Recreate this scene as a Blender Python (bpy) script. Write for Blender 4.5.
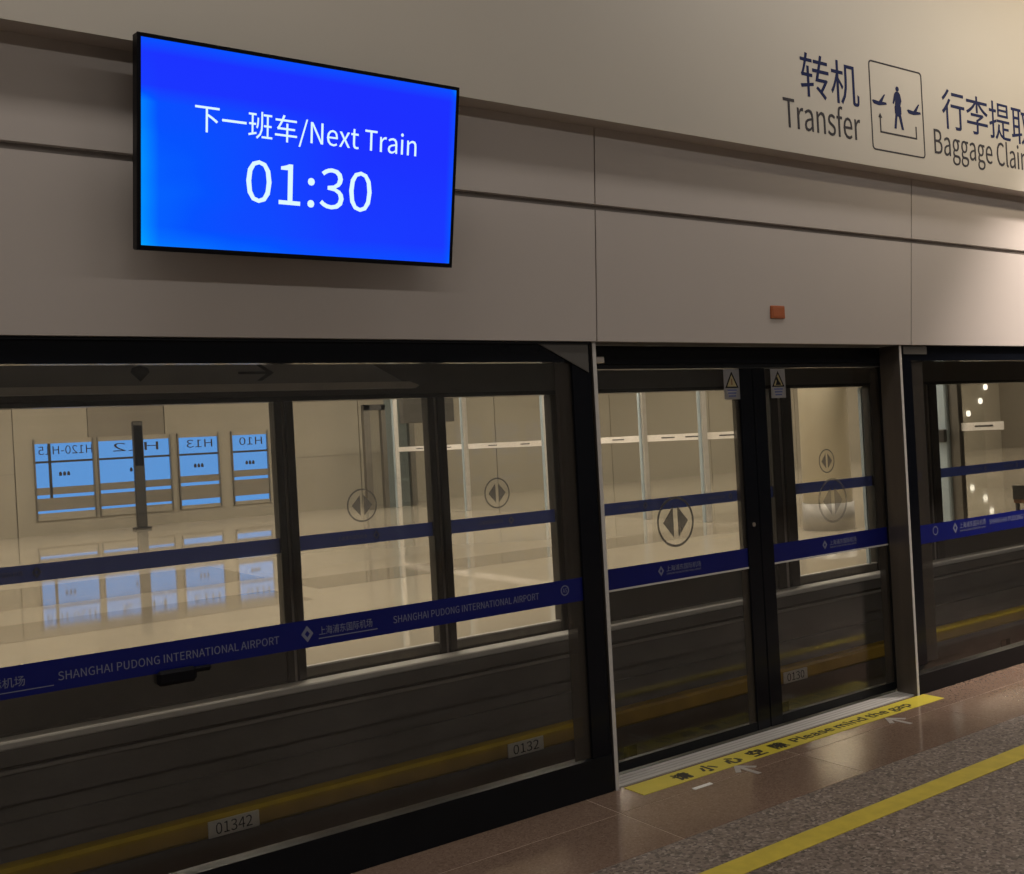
import bpy, bmesh, math, random
from mathutils import Vector, Matrix
random.seed(7)
scene = bpy.context.scene
for o in list(bpy.data.objects):
    bpy.data.objects.remove(o, do_unlink=True)
COL = scene.collection

# ------------------------------------------------------------------ camera
CAM_H, CAM_D = 1.70, 3.81
YAW, ROLL = math.radians(35.17), math.radians(3.09)
cd = bpy.data.cameras.new('camera')
cam = bpy.data.objects.new('camera', cd)
COL.objects.link(cam)
scene.camera = cam
cd.sensor_fit = 'HORIZONTAL'
cd.sensor_width = 36.0
cd.lens = 1050.0 / 1024.0 * 36.0
cd.clip_start, cd.clip_end = 0.05, 300
fw = Vector((math.sin(YAW), math.cos(YAW), 0))
rt = Vector((math.cos(YAW), -math.sin(YAW), 0))
up = Vector((0, 0, 1))
c_, s_ = math.cos(ROLL), math.sin(ROLL)
cr, cu = rt * c_ - up * s_, rt * s_ + up * c_
R = Matrix((cr, cu, -fw)).transposed().to_4x4()
cam.matrix_world = Matrix.Translation((0, -CAM_D, CAM_H)) @ R

# ------------------------------------------------------------------ world, exposure
w = bpy.data.worlds.new('world')
scene.world = w
w.use_nodes = True
w.node_tree.nodes['Background'].inputs[0].default_value = (1.0, 0.92, 0.82, 1)
w.node_tree.nodes['Background'].inputs[1].default_value = 0.02
vs = scene.view_settings
vs.view_transform = 'Standard'
vs.look = 'None'
vs.exposure = 0.0
vs.gamma = 1.0
vs.use_curve_mapping = False


# ------------------------------------------------------------------ lights of the two halls
def area(name, loc, size, power, col, rot=(0, 0, 0), spread=math.pi):
    l = bpy.data.lights.new(name, 'AREA')
    l.shape = 'RECTANGLE'
    l.size, l.size_y = size
    l.energy = power
    l.color = col
    l.spread = spread
    o = bpy.data.objects.new(name, l)
    COL.objects.link(o)
    o.location = loc
    o.rotation_euler = rot
    return o


WARM = (1.0, 0.86, 0.70)
NEUT = (1.0, 0.93, 0.86)
# our platform: ceiling luminaires
for lx in (-4.0, 0.5, 5.0, 9.5, 14.0):
    area('ceiling_luminaire', (lx, -1.15, 4.78), (3.2, 0.30), 24, NEUT)
    area('ceiling_luminaire', (lx, -6.0, 4.78), (3.2, 0.5), 58, NEUT)
# narrow ceiling spotlights washing the wall further along the platform


def spot(name, loc, target, power, col, angle, blend=0.9, radius=0.12):
    l = bpy.data.lights.new(name, 'SPOT')
    l.energy = power
    l.color = col
    l.spot_size = math.radians(angle)
    l.spot_blend = blend
    l.shadow_soft_size = radius
    o = bpy.data.objects.new(name, l)
    COL.objects.link(o)
    o.location = loc
    o.rotation_euler = (Vector(target) - Vector(loc)).to_track_quat('-Z', 'Y').to_euler()
    return o


spot('ceiling_spotlight', (8.3, -1.5, 4.70), (7.4, 0.0, 2.15), 980, (1.0, 0.87, 0.79), 52, 1.0)
spot('ceiling_spotlight', (8.1, -1.0, 4.70), (7.4, -0.5, 0.0), 520, (1.0, 0.88, 0.80), 50, 1.0)
spot('ceiling_spotlight', (8.2, -2.4, 4.70), (7.4, -0.2, 4.3), 250, (1.0, 0.84, 0.62), 95)
# far hall: rows of ceiling luminaires
for lx in (-2, 5, 12, 19, 27, 35, 43):
    for ly in (6.0, 12.0, 18.5):
        area('hall_luminaire', (lx, ly, 4.72), (3.0, 0.6), 172, (1.0, 0.90, 0.77))

# ------------------------------------------------------------------ materials
MATS = {}


def nodes_of(m):
    m.use_nodes = True
    nt = m.node_tree
    return nt, nt.nodes['Principled BSDF']


def mat(name, col, rough=0.5, metal=0.0, var=0.06, scale=6.0, bump=0.0, bscale=60.0, spec=0.5, stretch=(1, 1, 1)):
    """procedural material: base colour with soft noise variation and fine relief"""
    m = bpy.data.materials.new(name)
    nt, p = nodes_of(m)
    p.inputs['Roughness'].default_value = rough
    p.inputs['Metallic'].default_value = metal
    p.inputs['Specular IOR Level'].default_value = spec
    tc = nt.nodes.new('ShaderNodeTexCoord')
    mp = nt.nodes.new('ShaderNodeMapping')
    mp.inputs['Scale'].default_value = stretch
    nt.links.new(tc.outputs['Object'], mp.inputs[0])
    n = nt.nodes.new('ShaderNodeTexNoise')
    n.inputs['Scale'].default_value = scale
    n.inputs['Detail'].default_value = 4
    nt.links.new(mp.outputs[0], n.inputs['Vector'])
    r = nt.nodes.new('ShaderNodeValToRGB')
    r.color_ramp.elements[0].position = 0.3
    r.color_ramp.elements[1].position = 0.7
    r.color_ramp.elements[0].color = tuple(c * (1 - var) for c in col) + (1,)
    r.color_ramp.elements[1].color = tuple(min(1, c * (1 + var)) for c in col) + (1,)
    nt.links.new(n.outputs['Fac'], r.inputs[0])
    nt.links.new(r.outputs[0], p.inputs['Base Color'])
    if bump:
        n2 = nt.nodes.new('ShaderNodeTexNoise')
        n2.inputs['Scale'].default_value = bscale
        nt.links.new(tc.outputs['Object'], n2.inputs['Vector'])
        b = nt.nodes.new('ShaderNodeBump')
        b.inputs['Strength'].default_value = bump
        b.inputs['Distance'].default_value = 0.01
        nt.links.new(n2.outputs['Fac'], b.inputs['Height'])
        nt.links.new(b.outputs[0], p.inputs['Normal'])
    MATS[name] = m
    return m


def speckle(name, base, dark, light, rough, scale):
    """granite: fine dark and light grains"""
    m = bpy.data.materials.new(name)
    nt, p = nodes_of(m)
    tc = nt.nodes.new('ShaderNodeTexCoord')
    v = nt.nodes.new('ShaderNodeTexVoronoi')
    v.inputs['Scale'].default_value = scale
    nt.links.new(tc.outputs['Object'], v.inputs['Vector'])
    r = nt.nodes.new('ShaderNodeValToRGB')
    e = r.color_ramp.elements
    e[0].position, e[0].color = 0.0, dark + (1,)
    e[1].position, e[1].color = 1.0, light + (1,)
    a = e.new(0.30); a.color = tuple(0.5 * (x + y) for x, y in zip(base, dark)) + (1,)
    a = e.new(0.42); a.color = base + (1,)
    a = e.new(0.80); a.color = base + (1,)
    sp = nt.nodes.new('ShaderNodeSeparateColor')
    nt.links.new(v.outputs['Color'], sp.inputs[0])
    nt.links.new(sp.outputs[0], r.inputs[0])
    n = nt.nodes.new('ShaderNodeTexNoise')
    n.inputs['Scale'].default_value = 1.7
    n.inputs['Detail'].default_value = 5
    nt.links.new(tc.outputs['Object'], n.inputs['Vector'])
    mx = nt.nodes.new('ShaderNodeMix')
    mx.data_type = 'RGBA'
    mx.blend_type = 'MULTIPLY'
    mx.inputs['Factor'].default_value = 0.35
    nt.links.new(r.outputs[0], mx.inputs['A'])
    nt.links.new(n.outputs['Fac'], mx.inputs['B'])
    nt.links.new(mx.outputs['Result'], p.inputs['Base Color'])
    p.inputs['Roughness'].default_value = rough
    MATS[name] = m
    return m


def glass(name, tint, refl=0.055, graze=1.0):
    """thin pane: tinted see-through with a mirror share rising at grazing angles"""
    m = bpy.data.materials.new(name)
    m.use_nodes = True
    nt = m.node_tree
    nt.nodes.clear()
    out = nt.nodes.new('ShaderNodeOutputMaterial')
    t = nt.nodes.new('ShaderNodeBsdfTransparent')
    t.inputs[0].default_value = tint + (1,)
    g = nt.nodes.new('ShaderNodeBsdfGlossy')
    g.inputs['Roughness'].default_value = 0.0
    g.inputs['Color'].default_value = (1, 1, 1, 1)
    lw = nt.nodes.new('ShaderNodeLayerWeight')
    lw.inputs['Blend'].default_value = 0.5
    pw = nt.nodes.new('ShaderNodeMath'); pw.operation = 'POWER'
    nt.links.new(lw.outputs['Facing'], pw.inputs[0]); pw.inputs[1].default_value = 5
    ma = nt.nodes.new('ShaderNodeMath'); ma.operation = 'MULTIPLY_ADD'
    nt.links.new(pw.outputs[0], ma.inputs[0])
    ma.inputs[1].default_value = (1 - refl) * graze
    ma.inputs[2].default_value = refl
    mx = nt.nodes.new('ShaderNodeMixShader')
    nt.links.new(ma.outputs[0], mx.inputs[0])
    nt.links.new(t.outputs[0], mx.inputs[1])
    nt.links.new(g.outputs[0], mx.inputs[2])
    nt.links.new(mx.outputs[0], out.inputs[0])
    MATS[name] = m
    return m


def film(name, col, alpha, rough=0.35):
    """translucent sticker film"""
    m = mat(name, col, rough, var=0.03)
    nt = m.node_tree
    p = nt.nodes['Principled BSDF']
    out = nt.nodes['Material Output']
    t = nt.nodes.new('ShaderNodeBsdfTransparent')
    tl = nt.nodes.new('ShaderNodeBsdfTranslucent')
    tl.inputs[0].default_value = tuple(min(1, c * 1.4) for c in col) + (1,)
    m2 = nt.nodes.new('ShaderNodeMixShader')
    m2.inputs[0].default_value = 0.5
    nt.links.new(p.outputs[0], m2.inputs[1])
    nt.links.new(tl.outputs[0], m2.inputs[2])
    mx = nt.nodes.new('ShaderNodeMixShader')
    mx.inputs[0].default_value = alpha
    nt.links.new(t.outputs[0], mx.inputs[1])
    nt.links.new(m2.outputs[0], mx.inputs[2])
    nt.links.new(mx.outputs[0], out.inputs[0])
    return m


def emit(name, col, strength):
    m = bpy.data.materials.new(name)
    m.use_nodes = True
    nt = m.node_tree
    nt.nodes.clear()
    out = nt.nodes.new('ShaderNodeOutputMaterial')
    e = nt.nodes.new('ShaderNodeEmission')
    e.inputs[0].default_value = col + (1,)
    e.inputs[1].default_value = strength
    nt.links.new(e.outputs[0], out.inputs[0])
    MATS[name] = m
    return m


mat('panel', (0.50, 0.455, 0.42), 0.48, var=0.02, scale=1.5, bump=0.02, bscale=180)
mat('bulkhead', (0.50, 0.465, 0.40), 0.55, var=0.02, scale=1.2)
mat('groove', (0.26, 0.235, 0.215), 0.7)
mat('black_metal', (0.007, 0.008, 0.010), 0.35, 0.0, var=0.1, spec=0.15)
mat('black_plastic', (0.004, 0.004, 0.006), 0.4, spec=0.12)
mat('black_frit', (0.004, 0.005, 0.008), 0.15, spec=0.18)
mat('steel', (0.52, 0.48, 0.43), 0.32, 1.0, var=0.05, scale=30, stretch=(1, 1, 0.05))
mat('steel_dull', (0.42, 0.40, 0.37), 0.45, 0.25, var=0.08, scale=20, stretch=(0.1, 1, 1))
mat('sill_grey', (0.55, 0.53, 0.50), 0.45, 0.0, var=0.06, scale=20, stretch=(0.1, 1, 1))
mat('corner_grey', (0.075, 0.07, 0.062), 0.5)
mat('glass_edge', (0.42, 0.50, 0.55), 0.3)
mat('post_face', (0.19, 0.165, 0.145), 0.30, 0.7, var=0.08, scale=20, stretch=(1, 1, 0.05))
mat('profile', (0.080, 0.077, 0.074), 0.32, 0.6, var=0.12, scale=12, stretch=(1, 1, 0.1))
mat('profile_light', (0.22, 0.205, 0.18), 0.35, 0.7, var=0.1, scale=12, stretch=(1, 1, 0.1))
mat('header_grey', (0.085, 0.080, 0.070), 0.5, var=0.08)
mat('silver_pale', (0.80, 0.78, 0.74), 0.4)
mat('board_grey', (0.36, 0.37, 0.37), 0.45, var=0.06)
mat('ink_dark', (0.010, 0.011, 0.015), 0.6, spec=0.1)
mat('navy_ink', (0.014, 0.022, 0.085), 0.6, spec=0.05)
mat('slate_ink', (0.055, 0.052, 0.060), 0.6, spec=0.05)
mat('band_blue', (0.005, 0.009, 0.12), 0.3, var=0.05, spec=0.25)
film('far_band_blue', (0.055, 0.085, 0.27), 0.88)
mat('band_text', (0.15, 0.165, 0.24), 0.5)
mat('tape_yellow', (0.60, 0.50, 0.045), 0.5, var=0.06, scale=9)
mat('line_yellow', (0.58, 0.46, 0.05), 0.55, var=0.10, scale=14)
mat('rail_yellow', (0.50, 0.32, 0.035), 0.5, var=0.2, scale=3)
mat('tag_white', (0.80, 0.78, 0.72), 0.5, var=0.1)
mat('orange', (0.36, 0.085, 0.015), 0.45, var=0.05)
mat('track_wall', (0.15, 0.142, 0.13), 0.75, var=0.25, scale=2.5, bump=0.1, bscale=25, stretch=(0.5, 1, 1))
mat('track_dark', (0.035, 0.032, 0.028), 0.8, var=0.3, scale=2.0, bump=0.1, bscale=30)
mat('tape_dark', (0.02, 0.018, 0.01), 0.6)
mat('arrow_grey', (0.36, 0.33, 0.30), 0.4)
mat('glint_white', (0.85, 0.84, 0.80), 0.3)  # white of the light reflection on the floor
speckle('granite_brown', (0.27, 0.185, 0.135), (0.21, 0.14, 0.10), (0.33, 0.235, 0.175), 0.11, 140)
speckle('granite_speckled', (0.26, 0.205, 0.165), (0.085, 0.065, 0.052), (0.46, 0.39, 0.33), 0.5, 85)
mat('grout', (0.50, 0.38, 0.29), 0.7)
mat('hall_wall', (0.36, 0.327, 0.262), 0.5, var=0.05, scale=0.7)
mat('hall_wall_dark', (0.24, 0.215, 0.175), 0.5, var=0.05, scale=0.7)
mat('hall_floor', (0.54, 0.485, 0.39), 0.035, var=0.05, scale=0.4)
mat('hall_floor_dark', (0.37, 0.325, 0.255), 0.05, var=0.06, scale=0.4)
mat('ceiling_white', (0.55, 0.50, 0.44), 0.7)
mat('column_beige', (0.66, 0.60, 0.47), 0.4, var=0.03)
mat('strip_white', (0.95, 0.90, 0.85), 0.4, var=0.02)
film('symbol_grey', (0.17, 0.165, 0.165), 0.60)
film('symbol_faint', (0.22, 0.21, 0.20), 0.30)
mat('back_wall_grey', (0.34, 0.335, 0.32), 0.6)
film('edge_film', (0.075, 0.065, 0.055), 0.62)
film('sticker_white', (0.42, 0.42, 0.44), 0.80)
mat('sticker_yellow', (0.34, 0.29, 0.14), 0.5)
mat('sticker_blue', (0.10, 0.13, 0.30), 0.5)
mat('wood_brown', (0.20, 0.09, 0.04), 0.5)
glass('glass_near', (0.90, 0.895, 0.88), 0.042)
glass('glass_far', (0.96, 0.96, 0.94), 0.022)
glass('glass_hall', (0.96, 0.965, 0.96), 0.008, 0.12)
glass('glass_hall_blue', (0.80, 0.90, 0.98), 0.06, 0.5)
emit('reflected_blue', (0.125, 0.36, 0.86), 1.2)  # glow of the reflected windows, put in as emission
emit('reflected_white', (1.0, 0.9, 0.75), 2.5)  # glow of the reflected lamps, put in as emission
emit('screen_text', (0.72, 0.95, 1.0), 1.0)

# display picture: blue with cyan backlight bleed toward its left edge and borders
m = bpy.data.materials.new('screen_blue')
m.use_nodes = True
nt = m.node_tree
nt.nodes.clear()
out = nt.nodes.new('ShaderNodeOutputMaterial')
em = nt.nodes.new('ShaderNodeEmission')
tc = nt.nodes.new('ShaderNodeTexCoord')
sx = nt.nodes.new('ShaderNodeSeparateXYZ')
nt.links.new(tc.outputs['Generated'], sx.inputs[0])
n = nt.nodes.new('ShaderNodeTexNoise')
n.inputs['Scale'].default_value = 2.2
nt.links.new(tc.outputs['Generated'], n.inputs['Vector'])


def mth(op, a, b):
    x = nt.nodes.new('ShaderNodeMath')
    x.operation = op
    for i, q in enumerate((a, b)):
        if isinstance(q, (int, float)):
            x.inputs[i].default_value = q
        else:
            nt.links.new(q, x.inputs[i])
    return x.outputs[0]


def ramp(v, stops):
    r = nt.nodes.new('ShaderNodeValToRGB')
    e = r.color_ramp.elements
    e[0].position, e[0].color = stops[0][0], (stops[0][1],) * 3 + (1,)
    e[1].position, e[1].color = stops[-1][0], (stops[-1][1],) * 3 + (1,)
    for p_, v_ in stops[1:-1]:
        k = e.new(p_)
        k.color = (v_,) * 3 + (1,)
    nt.links.new(v, r.inputs[0])
    return r.outputs[0]


ex = ramp(sx.outputs['X'], [(0, 0.70), (0.05, 0.34), (0.30, 0.20), (0.62, 0.02), (1, 0.0)])
exe = ramp(sx.outputs['X'], [(0, 0.0), (0.975, 0.0), (1.0, 0.25)])
ez = ramp(sx.outputs['Z'], [(0, 0.24), (0.10, 0.08), (0.35, 0.06), (0.62, 0.02), (0.93, 0.02), (1, 0.30)])
ezm = ramp(sx.outputs['Z'], [(0, 1.0), (0.70, 1.0), (0.78, 0.15), (1, 0.05)])
g1 = mth('ADD', mth('MULTIPLY', ex, ezm), mth('ADD', ez, exe))
g2 = mth('MULTIPLY', g1, mth('ADD', mth('MULTIPLY', n.outputs['Fac'], 0.8), 0.6))
cr_ = nt.nodes.new('ShaderNodeValToRGB')
e = cr_.color_ramp.elements
e[0].position, e[0].color = 0.0, (0.013, 0.026, 1.0, 1)
e[1].position, e[1].color = 1.0, (0.0, 0.40, 1.0, 1)
k = e.new(0.35); k.color = (0.002, 0.085, 1.0, 1)
nt.links.new(g2, cr_.inputs[0])
nt.links.new(cr_.outputs[0], em.inputs[0])
nt.links.new(em.outputs[0], out.inputs[0])
MATS['screen_blue'] = m


# ------------------------------------------------------------------ builders
def link(name, me, m, parent=None, loc=(0, 0, 0)):
    o = bpy.data.objects.new(name, me)
    COL.objects.link(o)
    if m is not None:
        me.materials.clear()
        me.materials.append(MATS[m])
    o.location = loc
    if parent is not None:
        o.parent = parent
    return o


def tag(o, label, cat, group=None):
    o['label'] = label
    o['category'] = cat
    if group:
        o['group'] = group
    return o


def empty(name, loc=(0, 0, 0)):
    o = bpy.data.objects.new(name, None)
    COL.objects.link(o)
    o.location = loc
    o.empty_display_size = 0.1
    return o


def thing(name, label, cat, loc=(0, 0, 0), group=None):
    return tag(empty(name, loc), label, cat, group)


def wloc(p):
    """world location of an (unrotated) parent chain"""
    v = Vector((0, 0, 0))
    while p is not None:
        v += Vector(p.location)
        p = p.parent
    return v


def from_bm(name, bm, m, parent=None, loc=(0, 0, 0), smooth=False):
    me = bpy.data.meshes.new(name)
    bm.normal_update()
    bm.to_mesh(me)
    bm.free()
    if smooth:
        for f in me.polygons:
            f.use_smooth = True
    return link(name, me, m, parent, Vector(loc) - wloc(parent))


def bbox_into(bm, x0, x1, y0, y1, z0, z1, c=(0, 0, 0)):
    vs_ = [bm.verts.new((x - c[0], y - c[1], z - c[2])) for z in (z0, z1) for y in (y0, y1) for x in (x0, x1)]
    for f in ((0, 2, 3, 1), (4, 5, 7, 6), (0, 1, 5, 4), (2, 6, 7, 3), (0, 4, 6, 2), (1, 3, 7, 5)):
        bm.faces.new([vs_[i] for i in f])


def box(name, x0, x1, y0, y1, z0, z1, m, parent=None, bev=0.0):
    bm = bmesh.new()
    c = ((x0 + x1) / 2, (y0 + y1) / 2, (z0 + z1) / 2)
    bbox_into(bm, x0, x1, y0, y1, z0, z1, c)
    if bev:
        bmesh.ops.bevel(bm, geom=list(bm.edges), offset=bev, segments=1, affect='EDGES', clamp_overlap=True)
    return from_bm(name, bm, m, parent, c)


def prism_xz(name, pts, y0, y1, m, parent=None):
    """outline in the x-z plane pushed from y0 to y1"""
    c = (sum(p[0] for p in pts) / len(pts), (y0 + y1) / 2, sum(p[1] for p in pts) / len(pts))
    bm = bmesh.new()
    a = [bm.verts.new((p[0] - c[0], y0 - c[1], p[1] - c[2])) for p in pts]
    b = [bm.verts.new((p[0] - c[0], y1 - c[1], p[1] - c[2])) for p in pts]
    bm.faces.new(a)
    bm.faces.new(b[::-1])
    for i in range(len(pts)):
        j = (i + 1) % len(pts)
        bm.faces.new((a[j], a[i], b[i], b[j]))
    bmesh.ops.recalc_face_normals(bm, faces=bm.faces)
    return from_bm(name, bm, m, parent, c)


def prism_xy(name, pts, z0, z1, m, parent=None):
    c = (sum(p[0] for p in pts) / len(pts), sum(p[1] for p in pts) / len(pts), (z0 + z1) / 2)
    bm = bmesh.new()
    a = [bm.verts.new((p[0] - c[0], p[1] - c[1], z0 - c[2])) for p in pts]
    b = [bm.verts.new((p[0] - c[0], p[1] - c[1], z1 - c[2])) for p in pts]
    bm.faces.new(a)
    bm.faces.new(b)
    for i in range(len(pts)):
        j = (i + 1) % len(pts)
        bm.faces.new((a[i], a[j], b[j], b[i]))
    bmesh.ops.recalc_face_normals(bm, faces=bm.faces)
    return from_bm(name, bm, m, parent, c)


def prism_yz(name, pts, x0, x1, m, parent=None):
    """outline in the y-z plane pushed from x0 to x1"""
    c = ((x0 + x1) / 2, sum(p[0] for p in pts) / len(pts), sum(p[1] for p in pts) / len(pts))
    bm = bmesh.new()
    a = [bm.verts.new((x0 - c[0], p[0] - c[1], p[1] - c[2])) for p in pts]
    b = [bm.verts.new((x1 - c[0], p[0] - c[1], p[1] - c[2])) for p in pts]
    bm.faces.new(a)
    bm.faces.new(b)
    for i in range(len(pts)):
        j = (i + 1) % len(pts)
        bm.faces.new((a[i], a[j], b[j], b[i]))
    bmesh.ops.recalc_face_normals(bm, faces=bm.faces)
    return from_bm(name, bm, m, parent, c)


def ring_xz(name, cx, cz, r0, r1, y0, y1, m, parent=None, seg=40):
    bm = bmesh.new()
    c = (cx, (y0 + y1) / 2, cz)
    L = []
    for i in range(seg):
        a = 2 * math.pi * i / seg
        q = []
        for r, y in ((r1, y0), (r0, y0), (r0, y1), (r1, y1)):
            q.append(bm.verts.new((r * math.cos(a), y - c[1], r * math.sin(a))))
        L.append(q)
    for i in range(seg):
        a, b = L[i], L[(i + 1) % seg]
        for k in range(4):
            bm.faces.new((a[k], a[(k + 1) % 4], b[(k + 1) % 4], b[k]))
    bmesh.ops.recalc_face_normals(bm, faces=bm.faces)
    return from_bm(name, bm, m, parent, c)


def cyl(name, x, y, z0, z1, r, m, parent=None, seg=40, r_top=None):
    bm = bmesh.new()
    bmesh.ops.create_cone(bm, cap_ends=True, segments=seg, radius1=r, radius2=r if r_top is None else r_top, depth=z1 - z0)
    o = from_bm(name, bm, m, parent, (x, y, (z0 + z1) / 2))
    for f in o.data.polygons:
        f.use_smooth = len(f.vertices) == 4
    return o


def cyl_y(name, x, y0, y1, z, r, m, parent=None, seg=20):
    bm = bmesh.new()
    bmesh.ops.create_cone(bm, cap_ends=True, segments=seg, radius1=r, radius2=r, depth=y1 - y0,
                          matrix=Matrix.Rotation(math.pi / 2, 4, 'X'))
    return from_bm(name, bm, m, parent, (x, (y0 + y1) / 2, z))


FONT = None
try:
    import os
    FONT = bpy.data.fonts.load(os.path.join(bpy.utils.system_resource('DATAFILES', path='fonts'), 'Noto Sans CJK Regular.woff2'))
except Exception:
    FONT = None


def text(name, body, cx, cz, width, height, y, m, parent=None, plane='xz', mirror=False, thick=0.0015, cy=0.0, bold=0.0, heavy=0.0):
    """lettering as thin solid letters, fitted into width x height round (cx, cz); reads from -y (plane xz) or from above (plane xy)"""
    cu_ = bpy.data.curves.new(name, 'FONT')
    cu_.body = body
    if FONT:
        cu_.font = FONT
    cu_.resolution_u = 3
    cu_.offset = bold
    to = bpy.data.objects.new(name + '_curve', cu_)
    COL.objects.link(to)
    dg = bpy.context.evaluated_depsgraph_get()
    me = bpy.data.meshes.new_from_object(to.evaluated_get(dg))
    bpy.data.objects.remove(to)
    xs = [v.co.x for v in me.vertices]
    ys = [v.co.y for v in me.vertices]
    mx_, my_ = (min(xs) + max(xs)) / 2, (min(ys) + max(ys)) / 2
    sx_ = width / (max(xs) - min(xs))
    sy_ = height / (max(ys) - min(ys)) if height else sx_
    if mirror:
        sx_ = -sx_
    bm = bmesh.new()
    bm.from_mesh(me)
    bpy.data.meshes.remove(me)
    bmesh.ops.triangulate(bm, faces=bm.faces)
    bmesh.ops.dissolve_limit(bm, angle_limit=0.01, verts=bm.verts, edges=bm.edges)
    for v in bm.verts:
        a, b = (v.co.x - mx_) * sx_, (v.co.y - my_) * sy_
        v.co = (a, 0, b) if plane == 'xz' else (a, b, 0)
    if heavy:
        base = list(bm.verts) + list(bm.edges) + list(bm.faces)
        for k in range(6):
            d2 = bmesh.ops.duplicate(bm, geom=base)
            an = k * math.pi / 3
            da, db = heavy * math.cos(an), heavy * math.sin(an)
            vv = (da, 0, db) if plane == 'xz' else (da, db, 0.00004 * (k + 1))
            bmesh.ops.translate(bm, vec=vv, verts=[g for g in d2['geom'] if isinstance(g, bmesh.types.BMVert)])
    geo = bmesh.ops.extrude_face_region(bm, geom=list(bm.faces))
    d = Vector((0, -thick, 0)) if plane == 'xz' else Vector((0, 0, thick))
    bmesh.ops.translate(bm, vec=d, verts=[g for g in geo['geom'] if isinstance(g, bmesh.types.BMVert)])
    bmesh.ops.recalc_face_normals(bm, faces=bm.faces)
    loc = (cx, y, cz) if plane == 'xz' else (cx, cy, cz)
    return from_bm(name, bm, m, parent, loc)


def structure(o):
    o['kind'] = 'structure'
    return o


# ------------------------------------------------------------------ our platform: floor
floor = structure(box('floor', -7, 22, -10, -0.615, -0.30, 0.0, 'granite_speckled'))
bed = structure(box('floor_edge_bed', -7, 22, -0.615, 0.042, -0.30, -0.0012, 'grout'))
structure(box('trim_track_gap', -7, 22, 0.042, 0.30, -0.30, -0.003, 'black_metal'))
random.seed(3)
TW = 1.206
for i in range(-6, 15):
    x0 = 3.015 + i * TW
    for y0, y1 in ((-0.613, -0.217), (-0.213, 0.041)):
        if x0 > -4:
            box('tile', x0 + 0.0025, x0 + TW - 0.0025, y0, y1, -0.0011, random.uniform(-0.0004, 0.0), 'granite_brown', bed)

line = tag(box('yellow_floor_line', -3, 16, -1.015, -0.90, 0.0, 0.0025, 'line_yellow'),
           'long yellow waiting line on the speckled granite floor', 'floor line')
tape = thing('gap_warning_tape', 'yellow strip with black Mind the gap lettering along the door sill', 'floor sign', (4.45, -0.045, 0.0))
box('strip', 3.245, 5.66, -0.115, 0.025, 0.0, 0.002, 'tape_yellow', tape)
for k, ch in enumerate('请小心空隙'):
    text('chinese_character', ch, 3.555 + 0.176 * k, 0.002, 0.095, 0.085, 0, 'tape_dark', tape, 'xy', cy=-0.047, thick=0.0006, heavy=0.0045)
text('english_lettering', 'Please mind the gap', 4.885, 0.002, 1.03, 0.085, 0, 'tape_dark', tape, 'xy', cy=-0.052, thick=0.0006, heavy=0.003)


def floor_arrow(x, y, label):
    L = [(0, 0.085), (0.075, 0.0), (0.048, -0.012), (0.014, 0.028), (0.014, -0.085), (-0.014, -0.085), (-0.014, 0.028), (-0.048, -0.012), (-0.075, 0.0)]
    o = prism_xy('floor_arrow', [(x + a, y + b) for a, b in L], 0.0, 0.0015, 'arrow_grey')
    tag(o, label, 'floor marking', 'arrows on the floor before the doors')


floor_arrow(3.855, -0.19, 'pale grey boarding arrow on the floor below the Chinese lettering of the yellow strip')
floor_arrow(5.07, -0.205, 'pale grey boarding arrow on the floor at the far end of the yellow strip')
tag(box('floor_glint', 3.465, 3.585, -0.228, -0.204, 0.0, 0.004, 'glint_white', None, 0.002),  # light mirrored in the polished floor, modelled as a white dash
    'short bright white light reflection modelled as a dash on the brown granite beside the yellow strip', 'floor marking')
sill = tag(thing('door_sill', 'brushed metal threshold strip under the sliding doors', 'threshold', (4.45, 0.11, 0.0)), 'brushed metal threshold strip under the sliding doors', 'threshold')
box('plate', 3.215, 5.60, 0.045, 0.165, 0.0, 0.006, 'sill_grey', sill)
for gy in (0.075, 0.105, 0.135):
    box('groove', 3.22, 5.595, gy - 0.003, gy + 0.003, 0.006, 0.007, 'steel_dull', sill)

# ------------------------------------------------------------------ our platform: shell behind and above
structure(box('ceiling', -7, 22, -10, -0.215, 4.80, 5.0, 'ceiling_white'))
structure(box('wall_back', -7, 22, -10.2, -10, -0.3, 5.0, 'back_wall_grey'))
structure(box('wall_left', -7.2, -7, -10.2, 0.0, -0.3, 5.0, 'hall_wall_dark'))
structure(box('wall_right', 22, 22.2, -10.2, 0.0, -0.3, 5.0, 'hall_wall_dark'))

# ------------------------------------------------------------------ fascia above the screen doors (leans out towards its top)
FZ0, FG, FZ1 = 2.13, 2.757, 3.16
LEAN = -0.065 / 1.05


def fy(z):
    return LEAN * (z - FZ0)


core = structure(prism_yz('wall_fascia', [(fy(FZ0) + 0.03, FZ0 + 0.01), (fy(FZ1) + 0.03, FZ1), (0.5, FZ1), (0.5, FZ0 + 0.01)], -7, 22, 'groove'))
SE = [-3.2, -0.05, 3.205, 5.69, 8.17, 10.65, 13.1, 15.6]
for a, b in zip(SE[:-1], SE[1:]):
    for z0, z1 in ((FZ0, FG - 0.014), (FG + 0.014, FZ1)):
        prism_yz('panel', [(fy(z0), z0), (fy(z1), z1), (fy(z1) + 0.028, z1), (fy(z0) + 0.028, z0)], a + 0.004, b - 0.004, 'panel', core)
# upper bulkhead standing proud of the fascia
BY = -0.18
bulk = structure(box('wall_bulkhead', -7, 22, BY + 0.012, 0.5, 3.126, 5.0, 'panel'))
for a, b in ((-3.2, 8.1), (8.1, 15.6)):
    box('panel', a + 0.001, b - 0.001, BY, BY + 0.011, 3.12, 4.8, 'bulkhead', bulk)

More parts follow.
